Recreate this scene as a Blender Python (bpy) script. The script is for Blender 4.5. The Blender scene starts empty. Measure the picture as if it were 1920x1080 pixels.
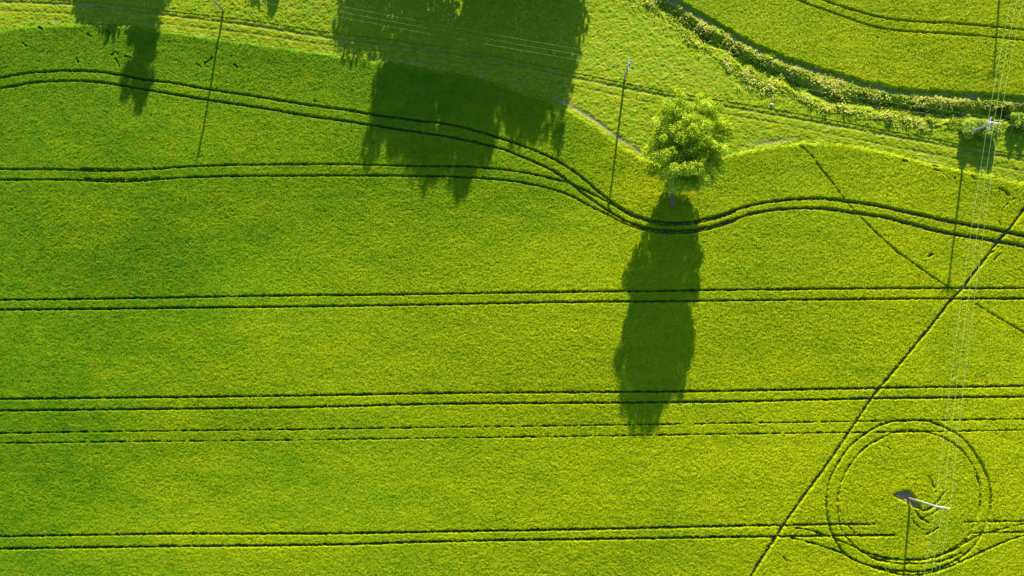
import bpy, bmesh, math, random
import numpy as np
from mathutils import Vector, Matrix

S = bpy.context.scene
C = S.collection
rad = math.radians

# ------------------------------------------------------------------ camera (a drone 120 m up, tipped a little off the vertical)
F_PX, CAM_H = 1280.0, 120.0
_d = np.array([1010 - 960, -(690 - 540), -F_PX]); _d /= np.linalg.norm(_d)
_up = -_d
_yw = np.array([0, 1.0, 0]) - _up * _up[1]; _yw /= np.linalg.norm(_yw)
_xw = np.cross(_yw, _up)
CM = np.array([_xw, _yw, _up])
cam_d = bpy.data.cameras.new('drone_camera'); cam = bpy.data.objects.new('drone_camera', cam_d); C.objects.link(cam)
cam_d.sensor_width = 36; cam_d.lens = 24; cam_d.clip_start = 0.5; cam_d.clip_end = 9000
mw = Matrix([list(CM[i]) + [0] for i in range(3)] + [[0, 0, 0, 1]]); mw.translation = (0, 0, CAM_H)
cam.matrix_world = mw
S.camera = cam

# ------------------------------------------------------------------ light
SUN_EL, SUN_AZ = rad(19.6), rad(7.3)          # the sun stands a little east of north (+y)
world = bpy.data.worlds.new('World'); S.world = world; world.use_nodes = True
wn = world.node_tree; bg = wn.nodes['Background']
sky = wn.nodes.new('ShaderNodeTexSky'); sky.sky_type = 'NISHITA'; sky.sun_disc = False
sky.sun_elevation = SUN_EL; sky.sun_rotation = SUN_AZ; sky.ozone_density = 6.0; sky.dust_density = 0.4
wn.links.new(sky.outputs[0], bg.inputs[0]); bg.inputs[1].default_value = 0.125
sd = bpy.data.lights.new('sun', 'SUN'); sd.energy = 5.0; sd.angle = rad(0.7); sd.color = (1.0, 0.90, 0.66)
so = bpy.data.objects.new('sun', sd); C.objects.link(so)
SUNV = Vector((math.sin(SUN_AZ) * math.cos(SUN_EL), math.cos(SUN_AZ) * math.cos(SUN_EL), math.sin(SUN_EL)))
so.rotation_euler = (-SUNV).to_track_quat('-Z', 'Y').to_euler(); so.location = (0, 200, 120)
S.view_settings.view_transform = 'Standard'; S.view_settings.look = 'None'
S.view_settings.gamma = 1; S.view_settings.exposure = 1.4
S.cycles.use_denoising = True
S.cycles.max_bounces = 6; S.cycles.diffuse_bounces = 3; S.cycles.transmission_bounces = 4

# ------------------------------------------------------------------ helpers
def vnoise(x, y, sc, seed):
    """smooth value noise, roughly -1..1"""
    x = np.asarray(x, float) / sc; y = np.asarray(y, float) / sc
    n = 1024
    L = np.random.default_rng(seed).uniform(-1, 1, (n, n)).astype(np.float32)
    xi = np.floor(x).astype(np.int64); yi = np.floor(y).astype(np.int64)
    fx = x - xi; fy = y - yi
    fx = fx * fx * (3 - 2 * fx); fy = fy * fy * (3 - 2 * fy)
    x0 = xi % n; x1 = (xi + 1) % n; y0 = yi % n; y1 = (yi + 1) % n
    return (L[x0, y0] * (1 - fx) + L[x1, y0] * fx) * (1 - fy) + (L[x0, y1] * (1 - fx) + L[x1, y1] * fx) * fy

def sstep(a, b, v):
    t = np.clip((v - a) / (b - a), 0, 1); return t * t * (3 - 2 * t)

def terrain(x, y):
    x = np.asarray(x, float); y = np.asarray(y, float)
    z = 0.45 * np.sin(x * 0.045 + 0.6) * np.cos(y * 0.05 - 0.8) + 0.22 * np.sin(x * 0.11 + y * 0.06 + 1.0) + 0.16 * np.sin(y * 0.17 - x * 0.03)
    z = z + 0.30 * vnoise(x + 300, y + 300, 19, 5)
    fall = 1 - sstep(150, 420, np.hypot(x, y))
    return z * fall

def at(px, py, h=0.0):
    """photo pixel -> world point lying h above the terrain"""
    r = CM @ np.array([px - 960, 540 - py, -F_PX])
    z = h
    for _ in range(4):
        t = (z - CAM_H) / r[2]; X, Y = r[0] * t, r[1] * t
        z = float(terrain(X, Y)) + h
    return np.array([X, Y, z])

def pts(pl, h=0.3):
    pl = list(pl)
    if 1900 < pl[-1][0] < 2000 and len(pl) > 2:      # carry lines on past the sides of the picture
        (a, b), (c, d) = pl[-2:]; k = 160 / (c - a); pl.append((c + (c - a) * k, d + (d - b) * k))
    if pl[0][0] == -60:
        (a, b), (c, d) = pl[:2]; k = 120 / (c - a); pl.insert(0, (a - (c - a) * k, b - (d - b) * k))
    return np.array([at(a, b, h)[:2] for a, b in pl])

def smooth_poly(P, step=0.8):
    """Catmull-Rom through the measured points"""
    out = []
    Q = np.vstack([2 * P[0] - P[1], P, 2 * P[-1] - P[-2]])
    for i in range(1, len(Q) - 2):
        n = max(2, int(np.linalg.norm(Q[i + 1] - Q[i]) / step))
        for k in range(n):
            t = k / n
            out.append(0.5 * ((2 * Q[i]) + (-Q[i - 1] + Q[i + 1]) * t + (2 * Q[i - 1] - 5 * Q[i] + 4 * Q[i + 1] - Q[i + 2]) * t * t + (-Q[i - 1] + 3 * Q[i] - 3 * Q[i + 1] + Q[i + 2]) * t ** 3))
    out.append(Q[-2])
    return np.array(out)

def tag(o, label=None, cat=None, group=None, kind=None):
    if label: o['label'] = label
    if cat: o['category'] = cat
    if group: o['group'] = group
    if kind: o['kind'] = kind
    return o

def empty(name, loc):
    o = bpy.data.objects.new(name, None); o.location = loc; C.objects.link(o); return o

def mesh_np(name, V, Fq, mat, parent=None, attrs=None, smooth=True, nper=4):
    me = bpy.data.meshes.new(name)
    V = np.ascontiguousarray(V, np.float32); Fq = np.ascontiguousarray(Fq, np.int32)
    nf = len(Fq)
    me.vertices.add(len(V)); me.vertices.foreach_set('co', V.ravel())
    me.loops.add(nf * nper); me.loops.foreach_set('vertex_index', Fq.ravel())
    me.polygons.add(nf)
    me.polygons.foreach_set('loop_start', np.arange(0, nf * nper, nper, dtype=np.int32))
    me.polygons.foreach_set('use_smooth', np.full(nf, smooth))
    for k, a in (attrs or {}).items():
        at_ = me.attributes.new(k, 'FLOAT', 'POINT'); at_.data.foreach_set('value', np.ascontiguousarray(a, np.float32))
    me.update(calc_edges=True)
    me.materials.append(mat)
    o = bpy.data.objects.new(name, me); C.objects.link(o)
    if parent: o.parent = parent
    return o

class MB:
    """collects tubes, boxes into one mesh"""
    def __init__(s): s.bm = bmesh.new()
    def tube(s, P, R, n=10, cap=True):
        P = [Vector(p) for p in P]; rings = []
        for i, p in enumerate(P):
            d = (P[min(i + 1, len(P) - 1)] - P[max(i - 1, 0)]).normalized()
            a = d.orthogonal().normalized() if abs(d.z) < .99 else Vector((1, 0, 0))
            if i and rings:
                a = (rings[-1][0].co - P[i - 1]); a = (a - d * a.dot(d)).normalized()
            b = d.cross(a)
            r = R[i] if hasattr(R, '__len__') else R
            rings.append([s.bm.verts.new(p + (a * math.cos(2 * math.pi * k / n) + b * math.sin(2 * math.pi * k / n)) * r) for k in range(n)])
        for A, B in zip(rings, rings[1:]):
            for k in range(n):
                s.bm.faces.new((A[k], A[(k + 1) % n], B[(k + 1) % n], B[k]))
        if cap:
            s.bm.faces.new(rings[0][::-1]); s.bm.faces.new(rings[-1])
        return s
    def bar(s, p, q, w, h, up=(0, 0, 1)):
        p = Vector(p); q = Vector(q); d = (q - p).normalized(); up = Vector(up)
        sd_ = d.cross(up).normalized(); u = sd_.cross(d)
        v = [s.bm.verts.new(e + sd_ * a * w / 2 + u * b * h / 2) for e in (p, q) for a, b in ((-1, -1), (1, -1), (1, 1), (-1, 1))]
        for f in ((3, 2, 1, 0), (4, 5, 6, 7), (0, 1, 5, 4), (1, 2, 6, 5), (2, 3, 7, 6), (3, 0, 4, 7)):
            s.bm.faces.new([v[i] for i in f])
        return s
    def build(s, name, mat, parent=None, smooth=False):
        me = bpy.data.meshes.new(name); bmesh.ops.recalc_face_normals(s.bm, faces=s.bm.faces[:])
        s.bm.to_mesh(me); s.bm.free()
        if smooth:
            for p in me.polygons: p.use_smooth = True
        me.materials.append(mat)
        o = bpy.data.objects.new(name, me); C.objects.link(o)
        if parent: o.parent = parent
        return o

# ------------------------------------------------------------------ materials
class NT:
    def __init__(s, name):
        s.m = bpy.data.materials.new(name); s.m.use_nodes = True; s.t = s.m.node_tree
        s.b = s.t.nodes['Principled BSDF']; s.out = s.t.nodes['Material Output']
        s.b.inputs['Roughness'].default_value = 0.7
        s.b.inputs['Specular IOR Level'].default_value = 0.05
        s.tc = s.t.nodes.new('ShaderNodeTexCoord').outputs['Object']
    def n(s, typ, **kw):
        nd = s.t.nodes.new(typ)
        for k, v in kw.items(): setattr(nd, k, v)
        return nd
    def link(s, a, b): s.t.links.new(a, b)
    def noise(s, scale, detail=3, rough=0.6, stretch=None, off=0):
        nd = s.n('ShaderNodeTexNoise'); nd.inputs['Scale'].default_value = scale
        nd.inputs['Detail'].default_value = detail; nd.inputs['Roughness'].default_value = rough
        mp = s.n('ShaderNodeMapping'); s.link(s.tc, mp.inputs[0]); s.link(mp.outputs[0], nd.inputs['Vector'])
        mp.inputs['Location'].default_value = (off, off * 1.7, 0)
        if stretch: mp.inputs['Scale'].default_value = stretch
        return nd.outputs['Fac']
    def attr(s, name):
        nd = s.n('ShaderNodeAttribute'); nd.attribute_name = name; return nd.outputs['Fac']
    def ramp(s, fac, stops):
        r = s.n('ShaderNodeValToRGB'); s.link(fac, r.inputs[0]); e = r.color_ramp.elements
        while len(e) < len(stops): e.new(0.5)
        for el, (p, c) in zip(e, stops): el.position = p; el.color = (*c, 1)
        return r.outputs[0]
    def mix(s, fac, a, b, mode='MIX'):
        m = s.n('ShaderNodeMix', data_type='RGBA', blend_type=mode)
        if isinstance(fac, float): m.inputs[0].default_value = fac
        else: s.link(fac, m.inputs[0])
        for v, i in ((a, 6), (b, 7)):
            if isinstance(v, tuple): m.inputs[i].default_value = (*v, 1)
            else: s.link(v, m.inputs[i])
        return m.outputs[2]
    def rng(s, v, a, b, c=0., d=1.):
        m = s.n('ShaderNodeMapRange'); s.link(v, m.inputs[0])
        for i, q in enumerate((a, b, c, d)): m.inputs[i + 1].default_value = q
        return m.outputs[0]
    def add(s, a, b, op='ADD'):
        m = s.n('ShaderNodeMath', operation=op)
        for i, v in enumerate((a, b)):
            if isinstance(v, float): m.inputs[i].default_value = v
            else: s.link(v, m.inputs[i])
        return m.outputs[0]
    def color(s, c):
        if isinstance(c, tuple): s.b.inputs['Base Color'].default_value = (*c, 1)
        else: s.link(c, s.b.inputs['Base Color'])
        return s.m
    def bump(s, h, strength, dist):
        b = s.n('ShaderNodeBump'); b.inputs['Strength'].default_value = strength; b.inputs['Distance'].default_value = dist
        s.link(h, b.inputs['Height']); s.link(b.outputs[0], s.b.inputs['Normal'])

def crop_colour(t):
    mid = t.noise(.55, 4, .6, off=31)
    base = t.mix(t.attr('ripe_and_light'), (0.068, 0.178, 0.0010), (0.385, 0.420, 0.0006))
    return t.mix(t.rng(mid, .38, .72, 0., .30), base, (0.33, 0.30, 0.001))
def crop_material():
    t = NT('crop_leaves')
    fine = t.noise(5, 3, .7, (0.62, 1, 1)); base = crop_colour(t)
    return t.color(t.mix(t.rng(fine, .36, .66), t.mix(.6, base, (0.05, 0.14, 0.002)), base))
def distant_crop_material():
    t = NT('crop_leaves_unbladed'); f = t.noise(4.5, 3, .75, (.62, 1, 1)); base = crop_colour(t)
    t.bump(f, 1.0, .35)
    return t.color(t.mix(t.rng(f, .3, .7), t.mix(.75, base, (0.04, 0.11, 0.002)), t.mix(.3, base, (.02, .07, .001))))  # colours darkened to paint in the shade that standing blades would give
def blade_material():
    t = NT('crop_blades'); base = crop_colour(t)
    c = t.mix(t.attr('hue'), t.mix(.55, base, (.04, .15, .002)), t.mix(.45, base, (.50, .50, .004)))
    t.color(c); t.b.inputs['Roughness'].default_value = .6; t.b.inputs['Specular IOR Level'].default_value = .04
    tr = t.n('ShaderNodeBsdfTranslucent'); t.link(c, tr.inputs[0])
    mx = t.n('ShaderNodeMixShader'); mx.inputs[0].default_value = .40
    t.link(t.b.outputs[0], mx.inputs[1]); t.link(tr.outputs[0], mx.inputs[2]); t.link(mx.outputs[0], t.out.inputs[0])
    return t.m
def meadow_material():
    t = NT('meadow_grass_blades')
    a = t.noise(2.6, 4, .7); b = t.noise(.45, 4, .65, off=9); c3 = t.noise(1.1, 3, .6, off=77)
    c = t.ramp(a, [(.30, (.055, .13, .006)), (.46, (.17, .24, .003)), (.60, (.26, .285, .002)), (.76, (.42, .37, .025))])
    c = t.mix(t.rng(b, .42, .68, 0., .55), c, (.10, .24, .004))
    c = t.mix(t.rng(c3, .56, .74, 0., .6), c, (.38, .34, .04))
    soil = t.ramp(t.noise(3, 3, .7, off=4), [(.3, (.13, .14, .03)), (.7, (.36, .31, .12))])
    c = t.mix(t.attr('bare'), c, soil)
    return t.color(c)
def track_material():
    t = NT('worn_track_grass')
    a = t.noise(2.5, 4, .7, (.35, 1, 1))
    c = t.ramp(a, [(.3, (.08, .16, .004)), (.5, (.19, .25, .003)), (.72, (.33, .33, .01))])
    soil = t.ramp(t.noise(1.6, 4, .7, (.3, 1, 1), off=4), [(.28, (.07, .11, .012)), (.5, (.17, .18, .03)), (.75, (.32, .28, .08))])
    w = t.add(t.attr('rut'), t.rng(t.noise(.5, 3, .6, off=60), .3, .62), 'MULTIPLY')
    return t.color(t.mix(w, c, soil))
def ground_material():
    t = NT('soil_and_stubble')
    a = t.noise(2.2, 4, .7)
    return t.color(t.ramp(a, [(.3, (.045, .05, .03)), (.55, (.09, .08, .055)), (.75, (.15, .13, .09))]))
def bare_material():
    t = NT('bare_earth')
    a = t.noise(1.8, 5, .75); m = t.color(t.ramp(a, [(.3, (.13, .10, .045)), (.5, (.27, .21, .10)), (.72, (.50, .40, .22))]))
    t.bump(a, .8, .15); return m
def leaf_material(name, dark, mid, light, transl):
    t = NT(name)
    c = t.ramp(t.attr('hue'), [(0., dark), (.5, mid), (1., light)])
    t.color(c); t.b.inputs['Roughness'].default_value = .5; t.b.inputs['Specular IOR Level'].default_value = .08
    tr = t.n('ShaderNodeBsdfTranslucent'); t.link(t.mix(.5, c, (.55, .62, .015)), tr.inputs[0])
    mx = t.n('ShaderNodeMixShader'); mx.inputs[0].default_value = transl
    t.link(t.b.outputs[0], mx.inputs[1]); t.link(tr.outputs[0], mx.inputs[2]); t.link(mx.outputs[0], t.out.inputs[0])
    return t.m
def plain(name, col, rough=.7, var=.3, scale=3, stretch=None):
    t = NT(name); t.b.inputs['Roughness'].default_value = rough
    return t.color(t.mix(t.rng(t.noise(scale, 4, .7, stretch), .3, .7), tuple(v * (1 - var) for v in col), tuple(min(1, v * (1 + var)) for v in col)))

M_crop = crop_material(); M_blade = blade_material(); M_ring = distant_crop_material(); M_meadow = meadow_material(); M_track = track_material()
M_ground = ground_material(); M_bare = bare_material()
M_leaf = leaf_material('spring_leaves', (.12, .25, .005), (.35, .49, .012), (.78, .80, .09), .40)
M_weed = leaf_material('bank_weeds', (.09, .20, .01), (.44, .54, .03), (.74, .68, .18), .48)
M_bush = leaf_material('willow_leaves', (.10, .20, .01), (.24, .37, .02), (.48, .55, .08), .4)
M_bark = plain('tree_bark', (.15, .10, .045), .9, .4, 6, (1, 1, .3))
M_pole = plain('weathered_wood', (.36, .31, .23), .8, .25, 5, (1, 1, .2))
M_steel = plain('galvanised_steel', (.55, .55, .52), .5, .12)
M_porc = plain('glazed_porcelain', (.62, .60, .55), .3, .1)
M_wire = plain('aluminium_wire', (.42, .52, .24), .45, .08)
M_stone = plain('grey_stone', (.42, .37, .34), .9, .3, 4)
M_flower = plain('white_petals', (.8, .8, .72), .7, .05)
mw_ = NT('ditch_water'); mw_.color((.02, .03, .03)); mw_.b.inputs['Roughness'].default_value = .08; mw_.b.inputs['Specular IOR Level'].default_value = .5
M_water = mw_.m

# ------------------------------------------------------------------ measured lines (photo pixels)
T1 = [(-60,166),(0,148),(33,142),(67,137),(133,134),(187,136),(233,143),(277,151),(333,158),(400,170),(500,185),(600,201),(640,206),(707,217),(773,226),(840,234),(907,250),(940,261),(973,272),(1023,292),(1057,310),(1090,333),(1120,359),(1140,375),(1156,386),(1183,401),(1211,411),(1239,416),(1267,418),(1294,416),(1322,411),(1350,404),(1378,394),(1420,383),(1480,375),(1540,373),(1600,380),(1642,386),(1683,395),(1725,404),(1767,414),(1808,421),(1864,431),(1920,443),(1990,455),(2060,468),(2130,474)]
T2 = [(-60,188),(0,168),(33,162),(67,156),(133,153),(183,155),(233,162),(283,171),(333,179),(400,190),(500,205),(567,217),(640,227),(707,237),(773,247),(840,257),(890,267),(940,280),(973,293),(1007,307),(1040,323),(1073,347),(1087,359),(1110,376),(1136,393),(1169,413),(1197,424),(1225,430),(1267,433),(1308,429),(1336,424),(1378,411),(1420,399),(1480,392),(1540,392),(1600,400),(1656,408),(1711,422),(1767,436),(1822,445),(1878,455),(1920,463),(1990,478),(2060,491),(2130,497)]
T3 = [(-60,317),(0,318),(117,319),(200,322),(300,317),(367,313),(467,310),(640,309),(773,312),(873,313),(923,317),(973,323),(1023,333),(1067,345),(1100,359),(1142,381),(1183,405),(1211,415),(1239,421),(1267,422),(1294,420),(1322,415),(1350,408),(1378,398)]
T4 = [(-60,337),(0,338),(117,338),(200,341),(250,341),(300,337),(367,333),(467,331),(640,330),(773,331),(873,333),(940,338),(990,345),(1040,357),(1070,368),(1100,384),(1142,405),(1169,419),(1197,429),(1225,435),(1267,438),(1308,434),(1336,428),(1378,415)]
T5 = [(-60,564),(0,563),(400,557),(567,554),(720,553),(1140,547),(1360,544),(1720,541),(1990,540)]
T6 = [(-60,582),(0,581),(400,577),(720,573),(1140,566),(1360,564),(1720,560.5),(1990,560)]
T7 = [(-60,748),(0,748),(480,743),(850,737),(1140,735),(1360,733),(1660,727),(1990,723)]
T8 = [(-60,770),(0,770),(480,765),(850,757),(1140,755),(1360,753),(1640,747),(1990,743)]
T9 = [(-60,813),(0,812),(700,803),(1140,797),(1400,793),(1607,790),(1990,784)]
T10 = [(-60,832),(0,831),(700,823),(1140,817),(1400,813),(1640,810),(1990,805)]
T11 = [(-60,1005),(0,1005),(400,1000),(900,995),(1400,985),(1637,982)]
T11b = [(1806,979),(1860,977),(1990,976)]
T12 = [(-60,1028),(0,1028),(400,1023),(900,1013),(1400,1006),(1675,1003)]
T12b = [(1815,999),(1860,998),(1990,996)]
T13 = [(1471,985),(1518,994),(1554,1006),(1592,1021),(1622,1034),(1652,1043),(1696,1049),(1741,1046),(1785,1032),(1815,1012),(1838,1001),(1874,992),(1920,981),(1990,972)]
T14 = [(1456,1004),(1489,1009),(1533,1021),(1578,1037),(1607,1052),(1652,1068),(1696,1077),(1741,1074),(1785,1059),(1830,1038),(1874,1018),(1920,1003),(1990,990)]
R1 = [(1711,787.5),(1667,791),(1631,807),(1593,835),(1569,870),(1554,902),(1548,935),(1550,967),(1560,1003),(1581,1035),(1607,1052),(1652,1065),(1696,1070),(1741,1069),(1785,1053),(1815,1032),(1838,1003),(1850,973),(1855,938),(1852,905),(1838,870),(1809,828),(1779,806),(1741,790),(1711,787.5)]
R2 = [(1720,807),(1681,809),(1652,821),(1622,838),(1593,870),(1578,899),(1569,932),(1570,967),(1576,992),(1592,1014),(1613,1031),(1652,1045),(1696,1049),(1741,1046),(1779,1032),(1809,1009),(1824,985),(1834,950),(1834,908),(1824,878),(1803,846),(1774,824),(1744,812),(1720,807)]
R3 = [(1592,1020),(1620,1036),(1637,1046),(1681,1055),(1726,1056),(1770,1049),(1800,1036)]
DIAG = [(2110,105),(2060,180),(2010,255),(1960,330),(1920,390),(1889,432),(1867,457),(1831,504),(1804,540),(1784,561),(1738,619),(1650,725),(1624,760),(1578,828),(1542,881),(1500,938),(1471,979),(1456,1003),(1430,1042),(1407,1080),(1380,1130),(1352,1190),(1330,1260)]
PATH1 = [(1498,273),(1520,293),(1540,320),(1557,340),(1570,358),(1590,385),(1608,404),(1636,433),(1664,458),(1689,479),(1720,501),(1749,522),(1776,539),(1791,549)]
PATH2 = [(1827,570),(1862,591),(1909,619),(1950,642)]
DBL1 = [(150,317),(200,318.5),(260,318.5),(330,314)]; DBL2 = [(160,336),(210,337.5),(260,337),(300,335)]
N1 = [(1500,-25),(1540,0),(1563,10),(1613,25),(1663,37),(1713,42),(1780,45),(1863,52),(1920,58),(1990,66)]
N2 = [(1450,-30),(1493,0),(1530,15),(1580,33),(1630,50),(1680,59),(1747,63),(1813,67),(1920,77),(1990,86)]
ARCS = [[(1722,953),(1730,957),(1746,950),(1758,937),(1768,924)], [(1714,957),(1720,966),(1727,972),(1740,980)], [(1729,970),(1747,962),(1762,950),(1777,938)],
        [(1709,971),(1713,980),(1720,987),(1729,993)], [(1740,892),(1747,909),(1752,921)], [(1590,985),(1600,998)], [(1736,1001),(1757,990)]]
MARKS = [[(1873,354),(1882,360),(1889,366)], [(1892,376),(1887,383),(1880,390)], [(218,112),(222,118),(226,130)], [(212,104),(216,98),(223,102)], [(236,107),(246,110)],
         [(202,57),(207,65)], [(75,52),(82,58)], [(166,66),(172,72)], [(385,120),(392,116),(398,108)], [(378,126),(370,122)], [(420,95),(430,103)], [(440,122),(446,129)], [(412,118),(418,113)],
         [(1745,310),(1760,314)], [(1750,318),(1764,323)], [(1820,330),(1826,338)], [(1788,334),(1791,344)], [(1690,300),(1698,303)], [(145,110),(148,118)], [(45,83),(52,88)],
         [(1856,476),(1872,462)], [(1862,487),(1877,470)], [(1740,480),(1750,476)], [(1870,416),(1874,424)], [(1662,838),(1668,842)],
         [(1895,378),(1900,372)], [(1468,1045),(1474,1052)], [(590,190),(600,193)]]
EDGE_MAIN = [(-120,75),(-60,63),(0,52),(24,47),(48,43),(77,41),(144,38.5),(217,41),(301,50.5),(340,57),(407,65),(484,76),(540,84),(640,98),(707,108),(773,118),(840,130),(907,143),(973,162),(1033,182),(1073,202),(1123,233),(1157,260),(1200,287),(1235,300),(1280,303),(1325,296),(1367,283),(1413,273),(1480,263),(1513,260),(1563,262),(1613,268),(1680,283),(1747,300),(1830,317),(1920,337),(1990,352)]
EDGE_NE = [(1180,-50),(1225,-22),(1265,-2),(1280,7),(1330,37),(1380,67),(1430,93),(1480,112),(1547,133),(1613,152),(1680,167),(1747,173),(1830,177),(1920,185),(1990,194)]
RUT1 = [(-120,-3),(-60,1),(0,5),(72,7),(144,10),(217,18),(289,26),(340,33),(407,41),(473,49),(540,60),(640,75),(740,86),(840,100),(940,118),(1040,139),(1140,160),(1253,182),(1313,193),(1413,210),(1513,227),(1613,245),(1713,263),(1813,282),(1920,302),(1990,316)]
RUT2 = [(-120,14),(-60,18),(0,21),(100,25),(217,36),(340,49),(473,64),(540,74),(640,89),(740,101),(840,116),(940,134),(1040,154),(1140,176),(1253,200),(1347,213),(1447,230),(1547,250),(1680,277),(1813,302),(1920,322),(1990,336)]
DITCH = [(1170,-45),(1225,-8),(1250,15),(1280,37),(1313,67),(1363,90),(1413,123),(1480,150),(1520,170),(1563,187),(1613,191),(1713,209),(1813,213),(1913,218),(1990,222)]
BANK_S = [(1120,-50),(1190,0),(1240,36),(1290,80),(1350,128),(1400,158),(1450,182),(1530,203),(1600,222),(1700,240),(1790,250),(1920,256),(1990,258)]

em = pts(EDGE_MAIN, .4); en = pts(EDGE_NE, .4); dt = pts(DITCH, 0); bs = pts(BANK_S, 0)
r1 = smooth_poly(pts(RUT1, 0)); r2 = smooth_poly(pts(RUT2, 0))
def curve_y(P, x):
    y = np.interp(x, P[:, 0], P[:, 1])
    lo = x < P[0, 0]; hi = x > P[-1, 0]
    return y, lo, hi
def ext_y(P, x):
    y = np.interp(x, P[:, 0], P[:, 1])
    s0 = (P[1, 1] - P[0, 1]) / (P[1, 0] - P[0, 0]); s1 = (P[-1, 1] - P[-2, 1]) / (P[-1, 0] - P[-2, 0])
    y = np.where(x < P[0, 0], P[0, 1] + (x - P[0, 0]) * s0, y)
    return np.where(x > P[-1, 0], P[-1, 1] + (x - P[-1, 0]) * s1, y)
def sd_curve(P, x, y):
    """>0 north of the curve, metres"""
    e = .6
    yc = ext_y(P, x); sl = (ext_y(P, x + e) - ext_y(P, x - e)) / (2 * e)
    return (y - yc) / np.sqrt(1 + sl * sl)

# ------------------------------------------------------------------ fine grid
X0, X1, Y0, Y1, ST = -112.0, 108.0, -50.0, 82.0, 0.11
nx = int((X1 - X0) / ST) + 1; ny = int((Y1 - Y0) / ST) + 1
gx = X0 + np.arange(nx) * ST; gy = Y0 + np.arange(ny) * ST
GX, GY = np.meshgrid(gx, gy, indexing='ij')
def dist_field(polys, reach=1.6):
    D = np.full((nx, ny), 9.0)
    for P in polys:
        for a, b in zip(P[:-1], P[1:]):
            i0 = max(0, int((min(a[0], b[0]) - reach - X0) / ST)); i1 = min(nx, int((max(a[0], b[0]) + reach - X0) / ST) + 2)
            j0 = max(0, int((min(a[1], b[1]) - reach - Y0) / ST)); j1 = min(ny, int((max(a[1], b[1]) + reach - Y0) / ST) + 2)
            if i0 >= i1 or j0 >= j1: continue
            x = GX[i0:i1, j0:j1] - a[0]; y = GY[i0:i1, j0:j1] - a[1]; d = b - a; L = d @ d + 1e-9
            t = np.clip((x * d[0] + y * d[1]) / L, 0, 1)
            q = np.hypot(x - t * d[0], y - t * d[1])
            D[i0:i1, j0:j1] = np.minimum(D[i0:i1, j0:j1], q)
    return D
TG = terrain(GX, GY)
SM = sd_curve(em, GX, GY); SN = sd_curve(en, GX, GY)
wob = 0.22 * vnoise(GX, GY, .45, 11) + .16 * vnoise(GX, GY, 1.7, 12)

def crop_noise(x, y, fine=True):
    h = .018 * vnoise(x, y, 2.3, 21) + .05 * vnoise(x, y, 6.5, 22)
    if fine:
        # wind-combed clumps, a little longer east-west than north-south
        wx = x + .5 * vnoise(x, y, 1.3, 31); wy = y + .35 * vnoise(x, y, 1.1, 32)
        h = h + .02 * vnoise(wx, wy * 1.5, .62, 23) + .042 * vnoise(wx, wy * 1.2, .26, 24) + np.random.default_rng(3).normal(0, .022, x.shape)
    return h
def ripeness_and_light(x, y):
    v = .50 + .0048 * x - .0042 * y + .20 * vnoise(x, y * 1.3, 21, 41) + .13 * vnoise(x, y * 2.2, 7, 42) + .05 * vnoise(x, y * 2, 2.5, 43)  # gradient across the field paints light-angle tone into the colour; noise is ripeness
    v = v + .09 * vnoise(x / 7, y, 1.1, 44) + .06 * vnoise(x / 5, y, .45, 45)            # drill rows running east-west
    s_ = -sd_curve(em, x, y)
    v = v - .30 * np.exp(-((s_ - 4.0) / 2.6) ** 2) * (1 - sstep(-10, 25, x)) * (.8 + .6 * vnoise(x, y, 6, 46))   # darker green belt behind the field edge
    v = v + .35 * np.exp(-((x - 17) / 6) ** 2 - ((y - 32) / 2.6) ** 2)
    return np.clip(v, 0, 1)

HC = .78
wide = dist_field([smooth_poly(pts(p)) for p in (T1, T2)])
norm = dist_field([smooth_poly(pts(p)) for p in (T3, T4, T5, T6, T7, T8, T11, T12, R1, N1, N2)])
diag = dist_field([smooth_poly(pts(DIAG))])
slim = dist_field([smooth_poly(pts(p)) for p in (T9, T10)])
thin = dist_field([smooth_poly(pts(p)) for p in (T11b, T12b, T13, T14, R2, PATH1, PATH2, DBL1, DBL2, *ARCS)])
faint = dist_field([smooth_poly(pts(p)) for p in (R3, *MARKS)])
jit = .09 * vnoise(GX, GY, .3, 13) + .06 * vnoise(GX, GY, .9, 14)
east = sstep(30, 75, GX)
def groove(D, w, soft=.12, j=1.0): return sstep(w, w + soft, D + jit * j)
G = np.minimum.reduce([groove(wide, .17 + .13 * east), groove(norm, .12), groove(diag, .21), groove(slim + .10 * (vnoise(GX, GY, .7, 17) + .15), .05, .10), groove(thin + .12 * (vnoise(GX, GY, .8, 15) + .1), .07, .12),
                       groove(faint + .16 * (vnoise(GX, GY, .7, 16) + .3), .09, .14)])
# bare plot round the south-east pole
BARE = pts([(1674,928),(1698,919),(1708,923),(1716,938),(1724,953),(1711,950),(1703,945),(1689,937)], .2)
def in_poly(P, x, y):
    r = np.zeros(x.shape, bool)
    for a, b in zip(P, np.roll(P, -1, 0)):
        c = ((a[1] > y) != (b[1] > y)) & (x < (b[0] - a[0]) * (y - a[1]) / (b[1] - a[1] + 1e-12) + a[0]); r ^= c
    return r
bx0, by0 = BARE.min(0) - 2; bx1, by1 = BARE.max(0) + 2
bd = dist_field([np.vstack([BARE, BARE[:1]])])
inb = in_poly(BARE, GX, GY)
G = np.minimum(G, np.where(inb, 0, sstep(.0, .25, bd + jit)))

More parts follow.
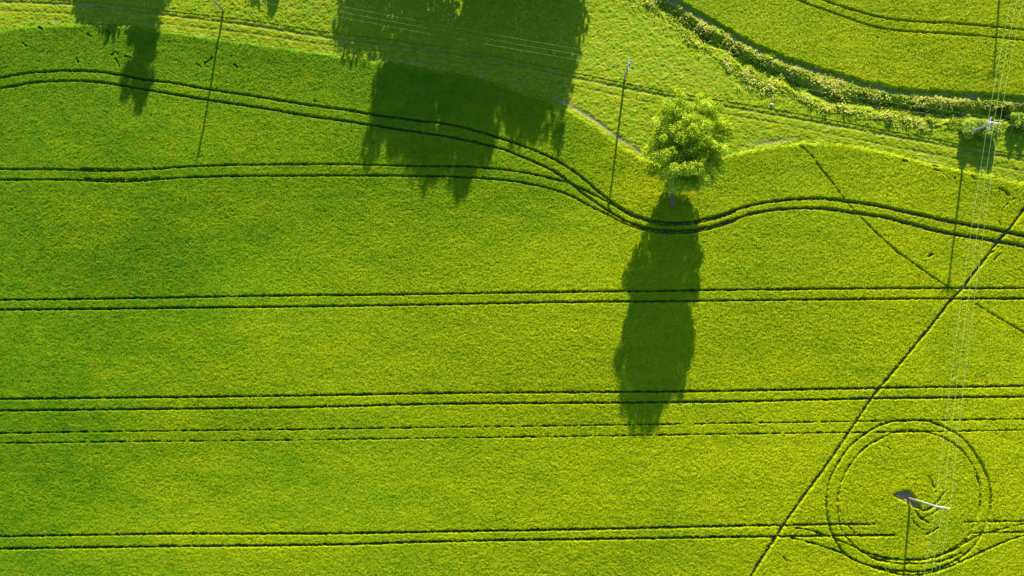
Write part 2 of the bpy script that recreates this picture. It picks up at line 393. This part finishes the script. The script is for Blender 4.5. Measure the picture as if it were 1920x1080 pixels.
def grid_faces(mask):
    """mask over cells -> vertex ids and quads"""
    ci, cj = np.nonzero(mask)
    n_j = mask.shape[1] + 1
    q = np.stack([ci * n_j + cj, (ci + 1) * n_j + cj, (ci + 1) * n_j + cj + 1, ci * n_j + cj + 1], 1)
    used, inv = np.unique(q, return_inverse=True)
    return used, inv.reshape(q.shape)
def cells(mv):  # a cell belongs when all four corners do
    return mv[:-1, :-1] & mv[1:, :-1] & mv[:-1, 1:] & mv[1:, 1:]
def cells_any(mv): return mv[:-1, :-1] | mv[1:, :-1] | mv[:-1, 1:] | mv[1:, 1:]

# coarse ring beyond the fine grid, out to 330 m
def coarse(fn, res=2.6, R=330):
    x = np.arange(-R, R, res); X, Y = np.meshgrid(x, x, indexing='ij')
    inside = (X > X0 + 2) & (X < X1 - 2) & (Y > Y0 + 2) & (Y < Y1 - 2)
    m, Z, at_ = fn(X, Y)
    cm = cells_any(m) & ~cells(inside)
    # drop cells that lie wholly under the fine grid
    used, q = grid_faces(cm)
    V = np.stack([X.ravel()[used], Y.ravel()[used], Z.ravel()[used]], 1)
    return V, q, {k: a.ravel()[used] for k, a in at_.items()}
def join(parts):
    V, Q, A, n = [], [], {}, 0
    for v, q, a in parts:
        V.append(v); Q.append(q + n); n += len(v)
        for k in a: A.setdefault(k, []).append(a[k])
    return np.vstack(V), np.vstack(Q), {k: np.concatenate(v) for k, v in A.items()}

NZ = crop_noise(GX, GY); RP = ripeness_and_light(GX, GY)
def blades(n, seed, inside, size, lean=(.25, .85)):
    """kite-shaped leaves standing in the canopy, combed by the wind; inside(x, y) gives keep mask and root height"""
    g = np.random.default_rng(seed)
    x = g.uniform(X0, X1, n); y = g.uniform(Y0, Y1, n)
    k, z = inside(x, y, g); x, y, z = x[k], y[k], z[k]; n = len(x)
    a = 2.4 * vnoise(x, y, 1.4, seed + 1) + 1.6 * vnoise(x, y, 7, seed + 2) + g.normal(0, .8, n) - .6
    L = g.uniform(.6, 1.3, n) * size; w = L * g.uniform(.16, .30, n); t = g.uniform(*lean, n)      # t: how far it bends over
    d = np.stack([np.cos(a) * t, np.sin(a) * t, np.sqrt(1 - t * t) * .8], 1) * L[:, None]
    b = g.normal(0, .35, n); sv_ = np.stack([-np.sin(a), np.cos(a), b], 1) * (w / 2)[:, None]
    P = np.stack([x, y, z], 1)
    V = np.stack([P, P + d * .55 + sv_, P + d * [1, 1, .86], P + d * .55 - sv_], 1).reshape(-1, 3)
    hue = np.clip(.55 + g.normal(0, .24, n), 0, 1)
    return V, np.arange(4 * n).reshape(-1, 4), x, y, np.repeat(hue, 4)
def samp(A, x, y):
    i = np.clip(((x - X0) / ST).astype(int), 0, nx - 1); j = np.clip(((y - Y0) / ST).astype(int), 0, ny - 1); return A[i, j]
def crop_field(name, sd_, rampw, label, cat, sign, dens):
    e = sstep(0.0, rampw, sd_ + wob * .9)
    H = (HC - .12) * e * (0.05 + .95 * G) + NZ * e * (0.25 + .75 * G) + .05 * (1 - e)
    mv = (sd_ + wob * .9 > -.05) & ~((G < .04) & (sd_ > .6))
    used, q = grid_faces(cells_any(mv & (sd_ > -1)))
    Z = TG + H
    fine = (np.stack([GX.ravel()[used], GY.ravel()[used], Z.ravel()[used]], 1), q, {'ripe_and_light': RP.ravel()[used], 'hue': np.zeros(len(used))})
    def far(X, Y):
        s = sign(X, Y); return s > 0, terrain(X, Y) + HC - .06 + crop_noise(X, Y, False), {'ripe_and_light': ripeness_and_light(X, Y), 'hue': np.zeros(X.shape)}
    V, Q, A = join([fine, coarse(far)]); nf_ = len(fine[1])
    GE = np.where(sd_ > 0, G * e, 0)
    def ins(x, y, g):
        ge = samp(GE, x, y); return (ge > .55) | ((ge > .12) & (g.random(len(x)) < .35)), samp(Z, x, y) - .10
    BV, BQ, bx_, by_, bh = blades(int((X1 - X0) * (Y1 - Y0) * dens), 300, ins, .30)
    nq = len(Q); V, Q, A = join([(V, Q, A), (BV, BQ, {'ripe_and_light': np.repeat(ripeness_and_light(bx_, by_), 4), 'hue': bh})])
    o = mesh_np(name, V, Q, M_crop, attrs=A); o.data.materials.append(M_blade); o.data.materials.append(M_ring)
    mi = np.zeros(len(Q), np.int32); mi[nf_:nq] = 2; mi[nq:] = 1; o.data.polygons.foreach_set('material_index', mi)
    print(name, len(Q))
    return tag(o, label, cat, kind='stuff')
crop_field('cereal_crop', -SM, 1.3, 'large field of young green cereal crop crossed by tramlines, below the grass track', 'crop', lambda X, Y: -sd_curve(em, X, Y), 72)
crop_field('cereal_crop', np.where(GX > 20, SN, -9), .45, 'smaller green crop field in the upper right corner beyond the weedy ditch', 'crop', lambda X, Y: np.where(X > 20, sd_curve(en, X, Y), -9), 72)

# ------------------------------------------------------------------ meadow, track, bare earth, ground sheet
rm = (r1[:, None] if False else None)
dr1 = dist_field([r1], 3); dr2 = dist_field([r2], 3)
mid = np.array([(at(a[0], a[1])[:2] + at(b[0], b[1])[:2]) / 2 for a, b in zip(RUT1, [(p[0], np.interp(p[0], [q[0] for q in RUT2], [q[1] for q in RUT2])) for p in RUT1])])
SMID = sd_curve(mid, GX, GY)
is_track = np.abs(SMID) < 1.75
SB = sd_curve(bs, GX, GY); SD = sd_curve(dt, GX, GY)
bank = (SB > 0) & (SN < .4) & (GX > 8)
ditch_dep = .9 * (1 - sstep(.3, 2.0, np.abs(SD + .8 * vnoise(GX, GY, 2.2, 98)))) * (GX > 5)
grassn = .045 * vnoise(GX, GY, 1.5, 51) + .06 * vnoise(GX, GY, .6, 52) + .07 * vnoise(GX, GY, .3, 53) + np.random.default_rng(7).normal(0, .03, GX.shape)
tall = sstep(-.4, 1.2, SB) * (GX > 8)
MH = .22 + grassn * (.72 + .9 * tall) - ditch_dep
# bare dry margin between grass and the main crop
margin = np.exp(-((SM - .25) / .45) ** 2)
pxm = em[:, 0]
def seg_w(a, b, s=2.0): return sstep(at(a, 200)[0] - s, at(a, 200)[0] + s, GX) * (1 - sstep(at(b, 270)[0] - s, at(b, 270)[0] + s, GX))
bare = margin * np.clip(.05 + .75 * seg_w(1035, 1200) + .55 * seg_w(1368, 1500) + .6 * vnoise(GX, GY, 1.8, 61), 0, .9)
ne_gap = (SN < 0.1) & (SN > -1.0) & (GX > 20)
bare = np.maximum(bare, np.where(ne_gap, np.clip(.35 + .6 * vnoise(GX, GY, 1.2, 62), 0, 1), 0))
MH = MH * (1 - .75 * np.clip(bare, 0, 1)) + .02
mm = (SM > -.6) & (~is_track) & ~((SN > .5) & (GX > 20))
def far_m(X, Y):
    s = sd_curve(em, X, Y); n_ = np.where(X > 20, sd_curve(en, X, Y), -9)
    return (s > -1) & (n_ < 1) & (np.abs(sd_curve(mid, X, Y)) > 2.5), terrain(X, Y) + .14, {'bare': np.zeros(X.shape)}
used, q = grid_faces(cells(mm))
Z = TG + MH
fm = join([(np.stack([GX.ravel()[used], GY.ravel()[used], Z.ravel()[used]], 1), q, {'bare': bare.ravel()[used]}), coarse(far_m)])
tag(mesh_np('meadow_grass', fm[0], fm[1], M_meadow, attrs=fm[2]), 'rough uneven meadow grass between the track and the weedy ditch', 'grass', kind='stuff')

rut = np.maximum(1 - sstep(.05, .45, dr1 + 1.6 * jit), .55 * (1 - sstep(.0, .34, dr2 + 1.8 * jit)))
TH = .16 + .6 * grassn - .13 * rut
is_t = np.abs(SMID) < 1.9
used, q = grid_faces(cells(is_t & (SM > -.3)))
Z = TG + TH
def far_t(X, Y): return np.abs(sd_curve(mid, X, Y)) < 4, terrain(X, Y) + .05, {'rut': np.zeros(X.shape)}
tk = join([(np.stack([GX.ravel()[used], GY.ravel()[used], Z.ravel()[used]], 1), q, {'rut': rut.ravel()[used]}), coarse(far_t)])
tag(mesh_np('farm_track', tk[0], tk[1], M_track, attrs=tk[2]), 'grassy farm track with two worn wheel ruts running above the main field', 'track', kind='structure')

# bare earth sheet round the pole
bi = slice(int((bx0 - X0) / ST), int((bx1 - X0) / ST)); bj = slice(int((by0 - Y0) / ST), int((by1 - Y0) / ST))
bx, by = GX[bi, bj], GY[bi, bj]
bm_ = (in_poly(BARE, bx, by) | (bd[bi, bj] < .6))
used, q = grid_faces(cells(bm_))
bz = TG[bi, bj] + .05 + .04 * vnoise(bx, by, .4, 71)
tag(mesh_np('bare_soil', np.stack([bx.ravel()[used], by.ravel()[used], bz.ravel()[used]], 1), q, M_bare), 'small grey patch of unsown bare soil at the foot of the lower pole', 'soil', kind='structure')

# ground sheet to the horizon
ax = np.unique(np.concatenate([-np.geomspace(130, 6000, 26), np.arange(-130, 131, 1.3), np.geomspace(130, 6000, 26)]))
AX, AY = np.meshgrid(ax, ax, indexing='ij')
dd = np.where((AX > 5), np.exp(-(sd_curve(dt, AX, AY) / 1.6) ** 2), 0) * 1.0
AZ = terrain(AX, AY) - .05 - dd - .35 * sstep(140, 400, np.hypot(AX, AY))
used, q = grid_faces(np.ones((len(ax) - 1, len(ax) - 1), bool))
tag(mesh_np('ground', np.stack([AX.ravel(), AY.ravel(), AZ.ravel()], 1), q, M_ground), 'dark brown soil of the fields', 'ground', kind='structure')

# ------------------------------------------------------------------ leaf clouds
rng = np.random.default_rng(12)
def quads(P, size, nrm, hue, mat, name, parent, aspect=1.5):
    n = len(P)
    nrm = nrm / np.linalg.norm(nrm, axis=1)[:, None]
    r = rng.normal(size=(n, 3)); u = np.cross(nrm, r); u /= np.linalg.norm(u, axis=1)[:, None]; v = np.cross(nrm, u)
    s = size[:, None]
    a = u * s * aspect / 2; b = v * s / 2
    # a pointed leaf: base, two flanks, tip, bent a little along its length
    V = np.stack([P - a, P - b + nrm * s * .12, P + a, P + b + nrm * s * .12], 1).reshape(-1, 3)
    Fq = np.arange(4 * n).reshape(-1, 4)
    return mesh_np(name, V, Fq, mat, parent, {'hue': np.repeat(hue, 4)}, smooth=False)

def crown_points(lobes, per_m2, fill=.5):
    P, N, K = [], [], []
    for i, (c, r) in enumerate(lobes):
        n = int(4 * math.pi * r * r * per_m2)
        d = rng.normal(size=(n, 3)); d /= np.linalg.norm(d, axis=1)[:, None]
        rr = r * (1 - fill * rng.random(n) ** 1.5) * (1 + .16 * vnoise(d[:, 0] * 3 + i, d[:, 1] * 3 + d[:, 2] * 2, .8, 81))
        P.append(c + d * rr[:, None] * [1, 1, .85]); N.append(d); K.append(np.full(n, i))
    return np.vstack(P), np.vstack(N), np.concatenate(K)

def make_lobes(centre, radii, n, r0, r1_, seed, hollow=.55, pw=2.0):
    """lobes spread through a crown; pw > 2 gives full shoulders and a blunt top"""
    g = np.random.default_rng(seed); out = []
    while len(out) < n:
        z = g.uniform(-.93, .88); w = (1 - abs(z) ** (pw if z < 0 else pw * 1.7)) ** (1 / pw); a = g.uniform(0, 2 * math.pi)
        k = w * g.uniform(hollow if abs(z) < .75 and z < .45 else 0, 1) ** .6
        d = np.array([math.cos(a) * k, math.sin(a) * k, z])
        r = g.uniform(r0, r1_)
        p = d * (np.array(radii) - r * .75)
        if all(np.linalg.norm(p - q) > .62 * max(r, s) for q, s in out): out.append((p, r))
        else: r0 *= .9985; r1_ *= .9985
    return [(np.array(centre) + p, r) for p, r in out]

def limbs(root, trunk_pts, trunk_r, targets, mat, seed):
    g = random.Random(seed); mb = MB(); mb.tube(trunk_pts, trunk_r, 10)
    T = [Vector(p) for p in trunk_pts]
    for c in targets:
        c = Vector(c)
        k = min(range(len(T) // 3, len(T)), key=lambda i: (T[i] - c).length + 1.5 * max(0, T[i].z - c.z))
        a = T[k]; m1 = a.lerp(c, .45) + Vector((g.uniform(-.4, .4), g.uniform(-.4, .4), g.uniform(0, .8)))
        mb.tube([a, m1, c], [trunk_r[k] * .5, trunk_r[k] * .3, .03], 6, False)
    return mb.build('trunk', mat, root, True)

def tree(name, base, trunk_pts, trunk_r, lobes, per_m2, leaf, label, cat, group=None, mat=None, extra=None):
    root = empty(name, base); b = np.array(base)
    tag(root, label, cat, group)
    lob = [(c - b, r) for c, r in lobes]
    P, N, K = crown_points(lob, per_m2)
    n = len(P)
    tint = np.random.default_rng(5).uniform(-.22, .22, len(lob))[K]
    nr = N * .7 + rng.normal(size=(n, 3)) * .9 + [0, .55, .35]
    hue = np.clip(.48 + tint + rng.normal(0, .2, n), 0, 1)
    quads(P, rng.uniform(leaf * .7, leaf * 1.35, n), nr, hue, mat or M_leaf, 'crown', root)
    limbs(root, [np.array(p) - b for p in trunk_pts], trunk_r, [c for c, r in lob[::2]], M_bark, 3)
    return root

# the lone tree: short trunk leaning north, broad rounded crown
tb = at(1259, 388)
sv = np.array([-.357, -2.79])
best = None
for z in np.arange(6, 15, .1):                    # crown centre that agrees with both the crown and its shadow
    r = CM @ np.array([1285 - 960, 540 - 272, -F_PX]); t = (z - CAM_H) / r[2]; xy = r[:2] * t
    e = np.linalg.norm(xy + sv * z - at(1241, 600)[:2])
    if best is None or e < best[0]: best = (e, z, xy)
cc = np.array([*best[2], best[1]])
print('crown centre', cc, 'base', tb, 'err', best[0])
RX = 7.0
lob = make_lobes(cc, (RX + .2, 8.6, 6.7), 245, .7, 1.35, 17, .1, 3.2)
lob = [(c, r) for c, r in lob if not (c[2] < cc[2] - 2.5 and c[0] < cc[0] - 2.0 and c[0] > cc[0] - 5)]
lob += [(cc + np.array(v), q) for v, q in (((.2, .4, 5.6), 1.3), ((-1.6, -.6, 5.2), 1.2), ((1.5, -.9, 5.1), 1.25), ((-.2, -2.2, 4.7), 1.2), ((.4, 2.3, 5.1), 1.2), ((.8, -3.6, 3.9), 1.15), ((-1.6, -3.3, 3.8), 1.1))]
t0 = Vector(tb); t1 = Vector(cc)
tp = [t0 + Vector((0, 0, -.3)), t0 + Vector((0, .25, .8)), t0.lerp(t1, .25) + Vector((-.5, .6, -.2)), t0.lerp(t1, .5) + Vector((-.3, .3, 0)), t0.lerp(t1, .8), t1 + Vector((0, 0, 1.5)), t1 + Vector((0, .3, 4))]
tree('leafy_tree', tuple(tb), tp, [.62, .42, .36, .30, .24, .16, .06], lob, 21, .20, 'lone broad leafy tree with bright green crown standing in the main field', 'tree')

# trees just beyond the top of the picture; their shadows reach into it
def off_tree(tip, h, w, label, seed, low=.18, shape='round', dens=3.2):
    p = at(*tip); b = np.array([p[0] + .357 * h, p[1] + 2.79 * h]); z0 = float(terrain(*b))
    cz = h * (1 + low) / 2; rz = h * (1 - low) / 2
    n = 75 if w > 5 else 48
    lo = make_lobes((b[0], b[1], z0 + cz), (w, w, rz), n, w * .18, w * .34, seed, .2, 4.5)
    if shape == 'tall':
        lo = [(np.array([b[0] + (c[0] - b[0]) * (1.15 - .45 * (c[2] - z0) / h), b[1] + (c[1] - b[1]) * .9, c[2]]), r) for c, r in lo]
    base = (b[0], b[1], z0)
    tpts = [(b[0], b[1], z0 - .2), (b[0] + .1, b[1], z0 + h * .3), (b[0] - .1, b[1] + .1, z0 + h * .6), (b[0], b[1], z0 + h * .93)]
    return tree('field_tree', base, tpts, [.4, .3, .2, .05], lo, dens, .48, label, 'tree', 'trees just beyond the top edge that throw shadows on the field')
off_tree((850, 402), 19.5, 6.6, 'tallest round tree of the row beyond the top edge', 21)
off_tree((724, 362), 18.5, 5.6, 'round tree just left of the tallest one, beyond the top edge', 22)
off_tree((985, 330), 17.5, 6.6, 'round tree right of the tallest one, beyond the top edge', 23)
off_tree((1020, 165), 13.0, 6.4, 'lower tree at the right end of the row beyond the top edge', 24, dens=2.0)
off_tree((900, 250), 15.0, 6.2, 'slim tree in the gap behind the tallest one', 25)
off_tree((678, 112), 11.0, 6.6, 'lower tree at the left end of the row beyond the top edge', 26, dens=1.1)
off_tree((236, 262), 18, 4.2, 'tall slender tree beyond the top edge, far left', 27, .05, 'tall', dens=4.5)
off_tree((212, 52), 9.0, 9.0, 'low wide tree beside the slender one, far left', 28, .1, dens=6)
off_tree((790, 392), 18.0, 5.6, 'round tree filling the row between the tallest one and its left neighbour', 31)
off_tree((492, 18), 7.0, 4.4, 'small tree beyond the top edge between the left pole and the row', 29, .1)

# ------------------------------------------------------------------ bushes at the right edge
def bush(px, py, w, d, h, label, seed):
    p = at(px, py); g = np.random.default_rng(seed)
    root = empty('willow_bush', tuple(p)); tag(root, label, 'bush')
    lo = [(np.array([g.uniform(-w, w) * .75, g.uniform(-d, d) * .6, g.uniform(.3, .8) * h]), g.uniform(.28, .42) * h) for _ in range(30)]
    P, N, K = crown_points(lo, 30)
    quads(P, rng.uniform(.14, .32, len(P)), N + rng.normal(size=P.shape) * .7 + [0, 0, .6], np.clip(.62 + rng.normal(0, .22, len(P)), 0, 1), M_bush, 'foliage', root)
    mb = MB()
    for c, r in lo[::3]: mb.tube([(c[0] * .2, c[1] * .2, -.1), tuple(c * .6), tuple(c)], [.07, .05, .02], 6)
    mb.build('stem', M_bark, root, True)
bush(1834, 249, 3.2, 1.7, 2.3, 'pale green bush under the pole where the two power lines meet', 5)
bush(1915, 232, 2.6, 1.5, 1.9, 'pale green bush cut by the right edge, just right of the junction pole', 6)

# ------------------------------------------------------------------ ditch bank weeds: clumps of bent blades
def weeds():
    V, Q, Hh = [], [], []
    g = np.random.default_rng(8)
    N = 85000
    x = g.uniform(8, X1, N); y = g.uniform(20, Y1, N)
    sb = sd_curve(bs, x, y); sn = sd_curve(en, x, y); s_d = sd_curve(dt, x, y)
    edge = .9 * vnoise(x, y, 2.2, 92)
    dens = vnoise(x, y, 1.6, 91) * .6 + .25 * vnoise(x, y, .7, 99) + .62
    dens = dens * np.where((sb > 0.2 + edge) & (sn < -.9), 1, np.where((sb > -1.5 + edge) & (sn < -.9), .06, 0)) * np.where(np.abs(s_d) < .45, .25, 1)
    k = g.random(N) < dens
    x, y, s_d, sn = x[k], y[k], s_d[k], sn[k]
    n = len(x); z = terrain(x, y) - .9 * (1 - sstep(.3, 2.0, np.abs(s_d))) + .05
    patch = vnoise(x, y, 2.0, 93) + .8 * vnoise(x, y, .8, 94)
    s_d = s_d + 1.1 * vnoise(x, y, 1.7, 96) + .5 * vnoise(x, y, .7, 97)
    north = s_d > .9
    hue0 = np.where(north, .80 + .2 * patch, np.where(np.abs(s_d) < 1.0, .12 + .25 * patch, .50 + .42 * patch))
    hue0 = np.where(g.random(n) < .06, 1.0, hue0)
    for b in range(7):
        a = g.uniform(0, 2 * math.pi, n); L = g.uniform(.3, .9, n) * (.85 + .5 * np.clip(patch, -.6, 1)) * np.where(s_d < -1.2, .68, np.where(s_d > 1, .68, 1)) * np.where(g.random(n) < .12, 1.35, 1); w = g.uniform(.03, .10, n) * 1.3
        lean = g.uniform(.15, .85, n)
        bxp = x + g.normal(0, .16, n); byp = y + g.normal(0, .16, n)
        dx, dy = np.cos(a), np.sin(a) * .7 - .25
        px_, py_ = -np.sin(a) * w, np.cos(a) * w
        base = np.stack([bxp, byp, z], 1); m_ = np.stack([bxp + dx * L * lean * .35, byp + dy * L * lean * .35, z + L * .7], 1)
        tip = np.stack([bxp + dx * L * lean, byp + dy * L * lean, z + L * (1.05 - .35 * lean)], 1)
        sdv = np.stack([px_, py_, 0 * w], 1)
        off = len(V) * 0
        V.append(np.stack([base - sdv * .6, base + sdv * .6, m_ + sdv, m_ - sdv, tip + sdv * .35, tip - sdv * .35], 1).reshape(-1, 3))
        Hh.append(np.repeat(np.clip(hue0 + g.normal(0, .13, n), 0, 1), 6))
    nn = sum(len(v) for v in V) // 6
    i = np.arange(nn)[:, None] * 6
    Qs = np.vstack([i + [0, 1, 2, 3], i + [3, 2, 4, 5]])
    return tag(mesh_np('ditch_weeds', np.vstack(V), Qs, M_weed, attrs={'hue': np.concatenate(Hh)}, smooth=False), 'tall yellow and dark green weeds crowding the banks of the ditch', 'weeds', kind='stuff')
weeds()

# water showing in the ditch
wp = smooth_poly(pts(DITCH, 0), 1.0); vv, qq = [], []
for i, p in enumerate(wp):
    d = wp[min(i + 1, len(wp) - 1)] - wp[max(i - 1, 0)]; d /= np.linalg.norm(d); nrm = np.array([-d[1], d[0]])
    zz = float(terrain(*p)) - .72
    for s in (-.55, .55): vv.append([*(p + nrm * s), zz])
    if i: k = 2 * i; qq.append([k - 2, k, k + 1, k - 1])
tag(mesh_np('ditch_water', np.array(vv), np.array(qq), M_water), 'thin dark water in the bottom of the ditch', 'water', kind='structure')

# white meadow flowers
def flowers():
    g = np.random.default_rng(33); N = 1500
    x = g.uniform(X0, 60, N); y = g.uniform(20, Y1, N)
    s = sd_curve(em, x, y); m = (s > 1.5) & (sd_curve(bs, x, y) < -.5) & (np.abs(sd_curve(mid, x, y)) > 2) & (vnoise(x, y, 5, 95) > -.1)
    x, y = x[m], y[m]; z = terrain(x, y) + .48; r = g.uniform(.035, .095, len(x))
    V = np.stack([np.stack([x + r * dx, y + r * dy, z + dz * r], 1) for dx, dy, dz in ((1, 0, 0), (0, 1, 0), (-1, 0, 0), (0, -1, 0), (0, 0, .6), (0, 0, -1))], 1).reshape(-1, 3)
    i = np.arange(len(x))[:, None] * 6
    T = np.vstack([i + f for f in ([0, 1, 4], [1, 2, 4], [2, 3, 4], [3, 0, 4], [1, 0, 5], [2, 1, 5], [3, 2, 5], [0, 3, 5])])
    tag(mesh_np('meadow_flowers', V, T, M_flower, nper=3, smooth=False), 'tiny white flower heads scattered over the rough meadow', 'flowers', kind='stuff')
flowers()

# stone beside the track
def stone():
    p = at(1446, 197, .1); bm = bmesh.new(); bmesh.ops.create_icosphere(bm, subdivisions=3, radius=.30)
    g = np.random.default_rng(2)
    for v in bm.verts:
        c = v.co; n_ = float(vnoise(c.x * 3 + 9, c.y * 3 + c.z * 2 + 9, .8, 4)); v.co *= 1 + .22 * n_; v.co.z *= .75
        v.co.x *= 1.05
    me = bpy.data.meshes.new('boulder'); bm.to_mesh(me); bm.free(); me.materials.append(M_stone)
    o = bpy.data.objects.new('boulder', me); C.objects.link(o); o.location = (p[0], p[1], p[2] + .16)
    tag(o, 'pale grey stone lying in the grass just above the track right of the tree', 'stone')
stone()
p = at(1196, 163); mb = MB(); mb.tube([(0, 0, -.2), (0, 0, .75), (.02, 0, .95)], [.035, .035, .03], 8); mb.bar((-.09, 0, .86), (.09, 0, .86), .06, .12)
o = mb.build('marker_stake', M_flower); o.location = p; tag(o, 'short white marker stake in the grass at the track edge left of the tree', 'stake')

# ------------------------------------------------------------------ power line
def pole(base, top, h_extra, arms, label):
    """arms: list of (direction vector, half length, drop, with insulators)"""
    b = Vector(base); t = Vector(top); root = empty('utility_pole', b)
    tag(root, label, 'utility pole', 'wooden poles of the power lines'); t = t - b
    ax_ = t.normalized()
    mb = MB(); mb.tube([ax_ * -.6, t * .5, t], [.20, .175, .145], 14); mb.build('post', M_pole, root, True)
    ends = []
    for (d, L, drop) in arms:
        d = Vector((d[0], d[1], 0)).normalized(); side = Vector((-d.y, d.x, 0))
        c = t - ax_ * drop + side * .16
        MB().bar(c - d * L, c + d * L, .16, .14).build('crossarm', M_steel, root)
        st = MB(); st.bar(c + d * L * .55 - Vector((0, 0, .07)), t - ax_ * (drop + .75), .05, .05); st.bar(c - d * L * .55 - Vector((0, 0, .07)), t - ax_ * (drop + .75), .05, .05); st.build('brace', M_steel, root)
        row = []
        for k, u in enumerate((-1, 0, 1)):
            q = c + d * (L - .08) * u + (Vector((0, 0, .07)) if u else Vector((0, 0, .07)))
            ins = MB(); ins.tube([q, q + Vector((0, 0, .08)), q + Vector((0, 0, .10)), q + Vector((0, 0, .17)), q + Vector((0, 0, .19)), q + Vector((0, 0, .27)), q + Vector((0, 0, .29))], [.03, .03, .085, .085, .055, .07, .04], 10)
            ins.build('insulator', M_porc, root, True)
            row.append(b + q + Vector((0, 0, .30)))
        ends.append(row)
    return ends
def ray_at(px, py, z):
    r = CM @ np.array([px - 960, 540 - py, -F_PX]); t = (z - CAM_H) / r[2]; return Vector((r[0] * t, r[1] * t, z))
A0 = Vector(at(1703, 934)); B0 = Vector(at(1811, 251)); C0 = Vector(at(1171, 149)); D0 = Vector(at(419, 21))
At = ray_at(1767, 953, A0.z + 9.8); Bt = ray_at(1862, 231, B0.z + 10.2); Ct = ray_at(1180.5, 119, C0.z + 9.0); Dt = D0 + Vector((.7, -.8, 10.6))
N0 = at(1873, -20); N0 = Vector((*(np.array(at(1857, 160)[:2]) + np.array([.357, 2.79]) * 10), 0)); N0.z = float(terrain(N0.x, N0.y)); Nt = N0 + Vector((0, 0, 10))
S0 = A0 + (A0 - B0) * 1.0; S0.z = float(terrain(S0.x, S0.y)); St = S0 + Vector((0, 0, 10))
W1 = (0.99, -.16)                       # arm direction across the north-south line
dcb = (Bt - Ct); W2 = (-dcb.y, dcb.x)   # across the line to the west
dcd = (Dt - Ct)
ea = pole(A0, At, 0, [(W1, 1.15, .25)], 'pale wooden pole with one crossarm rising from the grey bare patch inside the circular track')
eb = pole(B0, Bt, 0, [(W1, 1.0, .22), (W2, 1.1, .75)], 'junction pole with two crossarms leaning over the pale bush at the right')
ec = pole(C0, Ct, 0, [((.05, 1), 1.05, .22)], 'slim pole with one crossarm in the meadow between the big shadow and the lone tree')
ed = pole(D0, Dt, 0, [((.1, 1), 1.05, .22)], 'pole cut by the top edge at the left, its long thin shadow on the crop')
en_ = pole(N0, Nt, 0, [(W1, 1.0, .22)], 'pole beyond the top edge whose shadow falls on the upper right crop field')
es = pole(S0, St, 0, [(W1, 1.0, .22)], 'pole beyond the bottom edge carrying the three cables southwards')
def cable(points, sag, label, group, rr=.015):
    P = []
    for k, (a, b) in enumerate(zip(points, points[1:])):
        n = 28
        for i in range(n + (k == len(points) - 2)):
            t = i / n; p = a.lerp(b, t); p.z -= 4 * sag * t * (1 - t); P.append(p)
    o = MB().tube(P, rr, 6).build('power_cable', M_wire, smooth=True)
    return tag(o, label, 'power cable', group)
nm = ['left-hand', 'middle', 'right-hand']
def order(row, key): return sorted(row, key=key)
rows = [order(r[0], lambda v: v.x) for r in (en_, eb, ea, es)]
for k in range(3):
    cable([r[k] for r in rows], .7, f'{nm[k]} cable of the three running down the right side past the circular track', 'cables of the north to south line')
rows = [order(r, lambda v: v.y) for r in (ed[0], ec[0], eb[1])]
nm2 = ['lowest', 'middle', 'topmost']
for k in range(3):
    cable([r[k] for r in rows], .9, f'{nm2[k]} cable of the three running across the top to the junction pole', 'cables of the west to east line', .007)
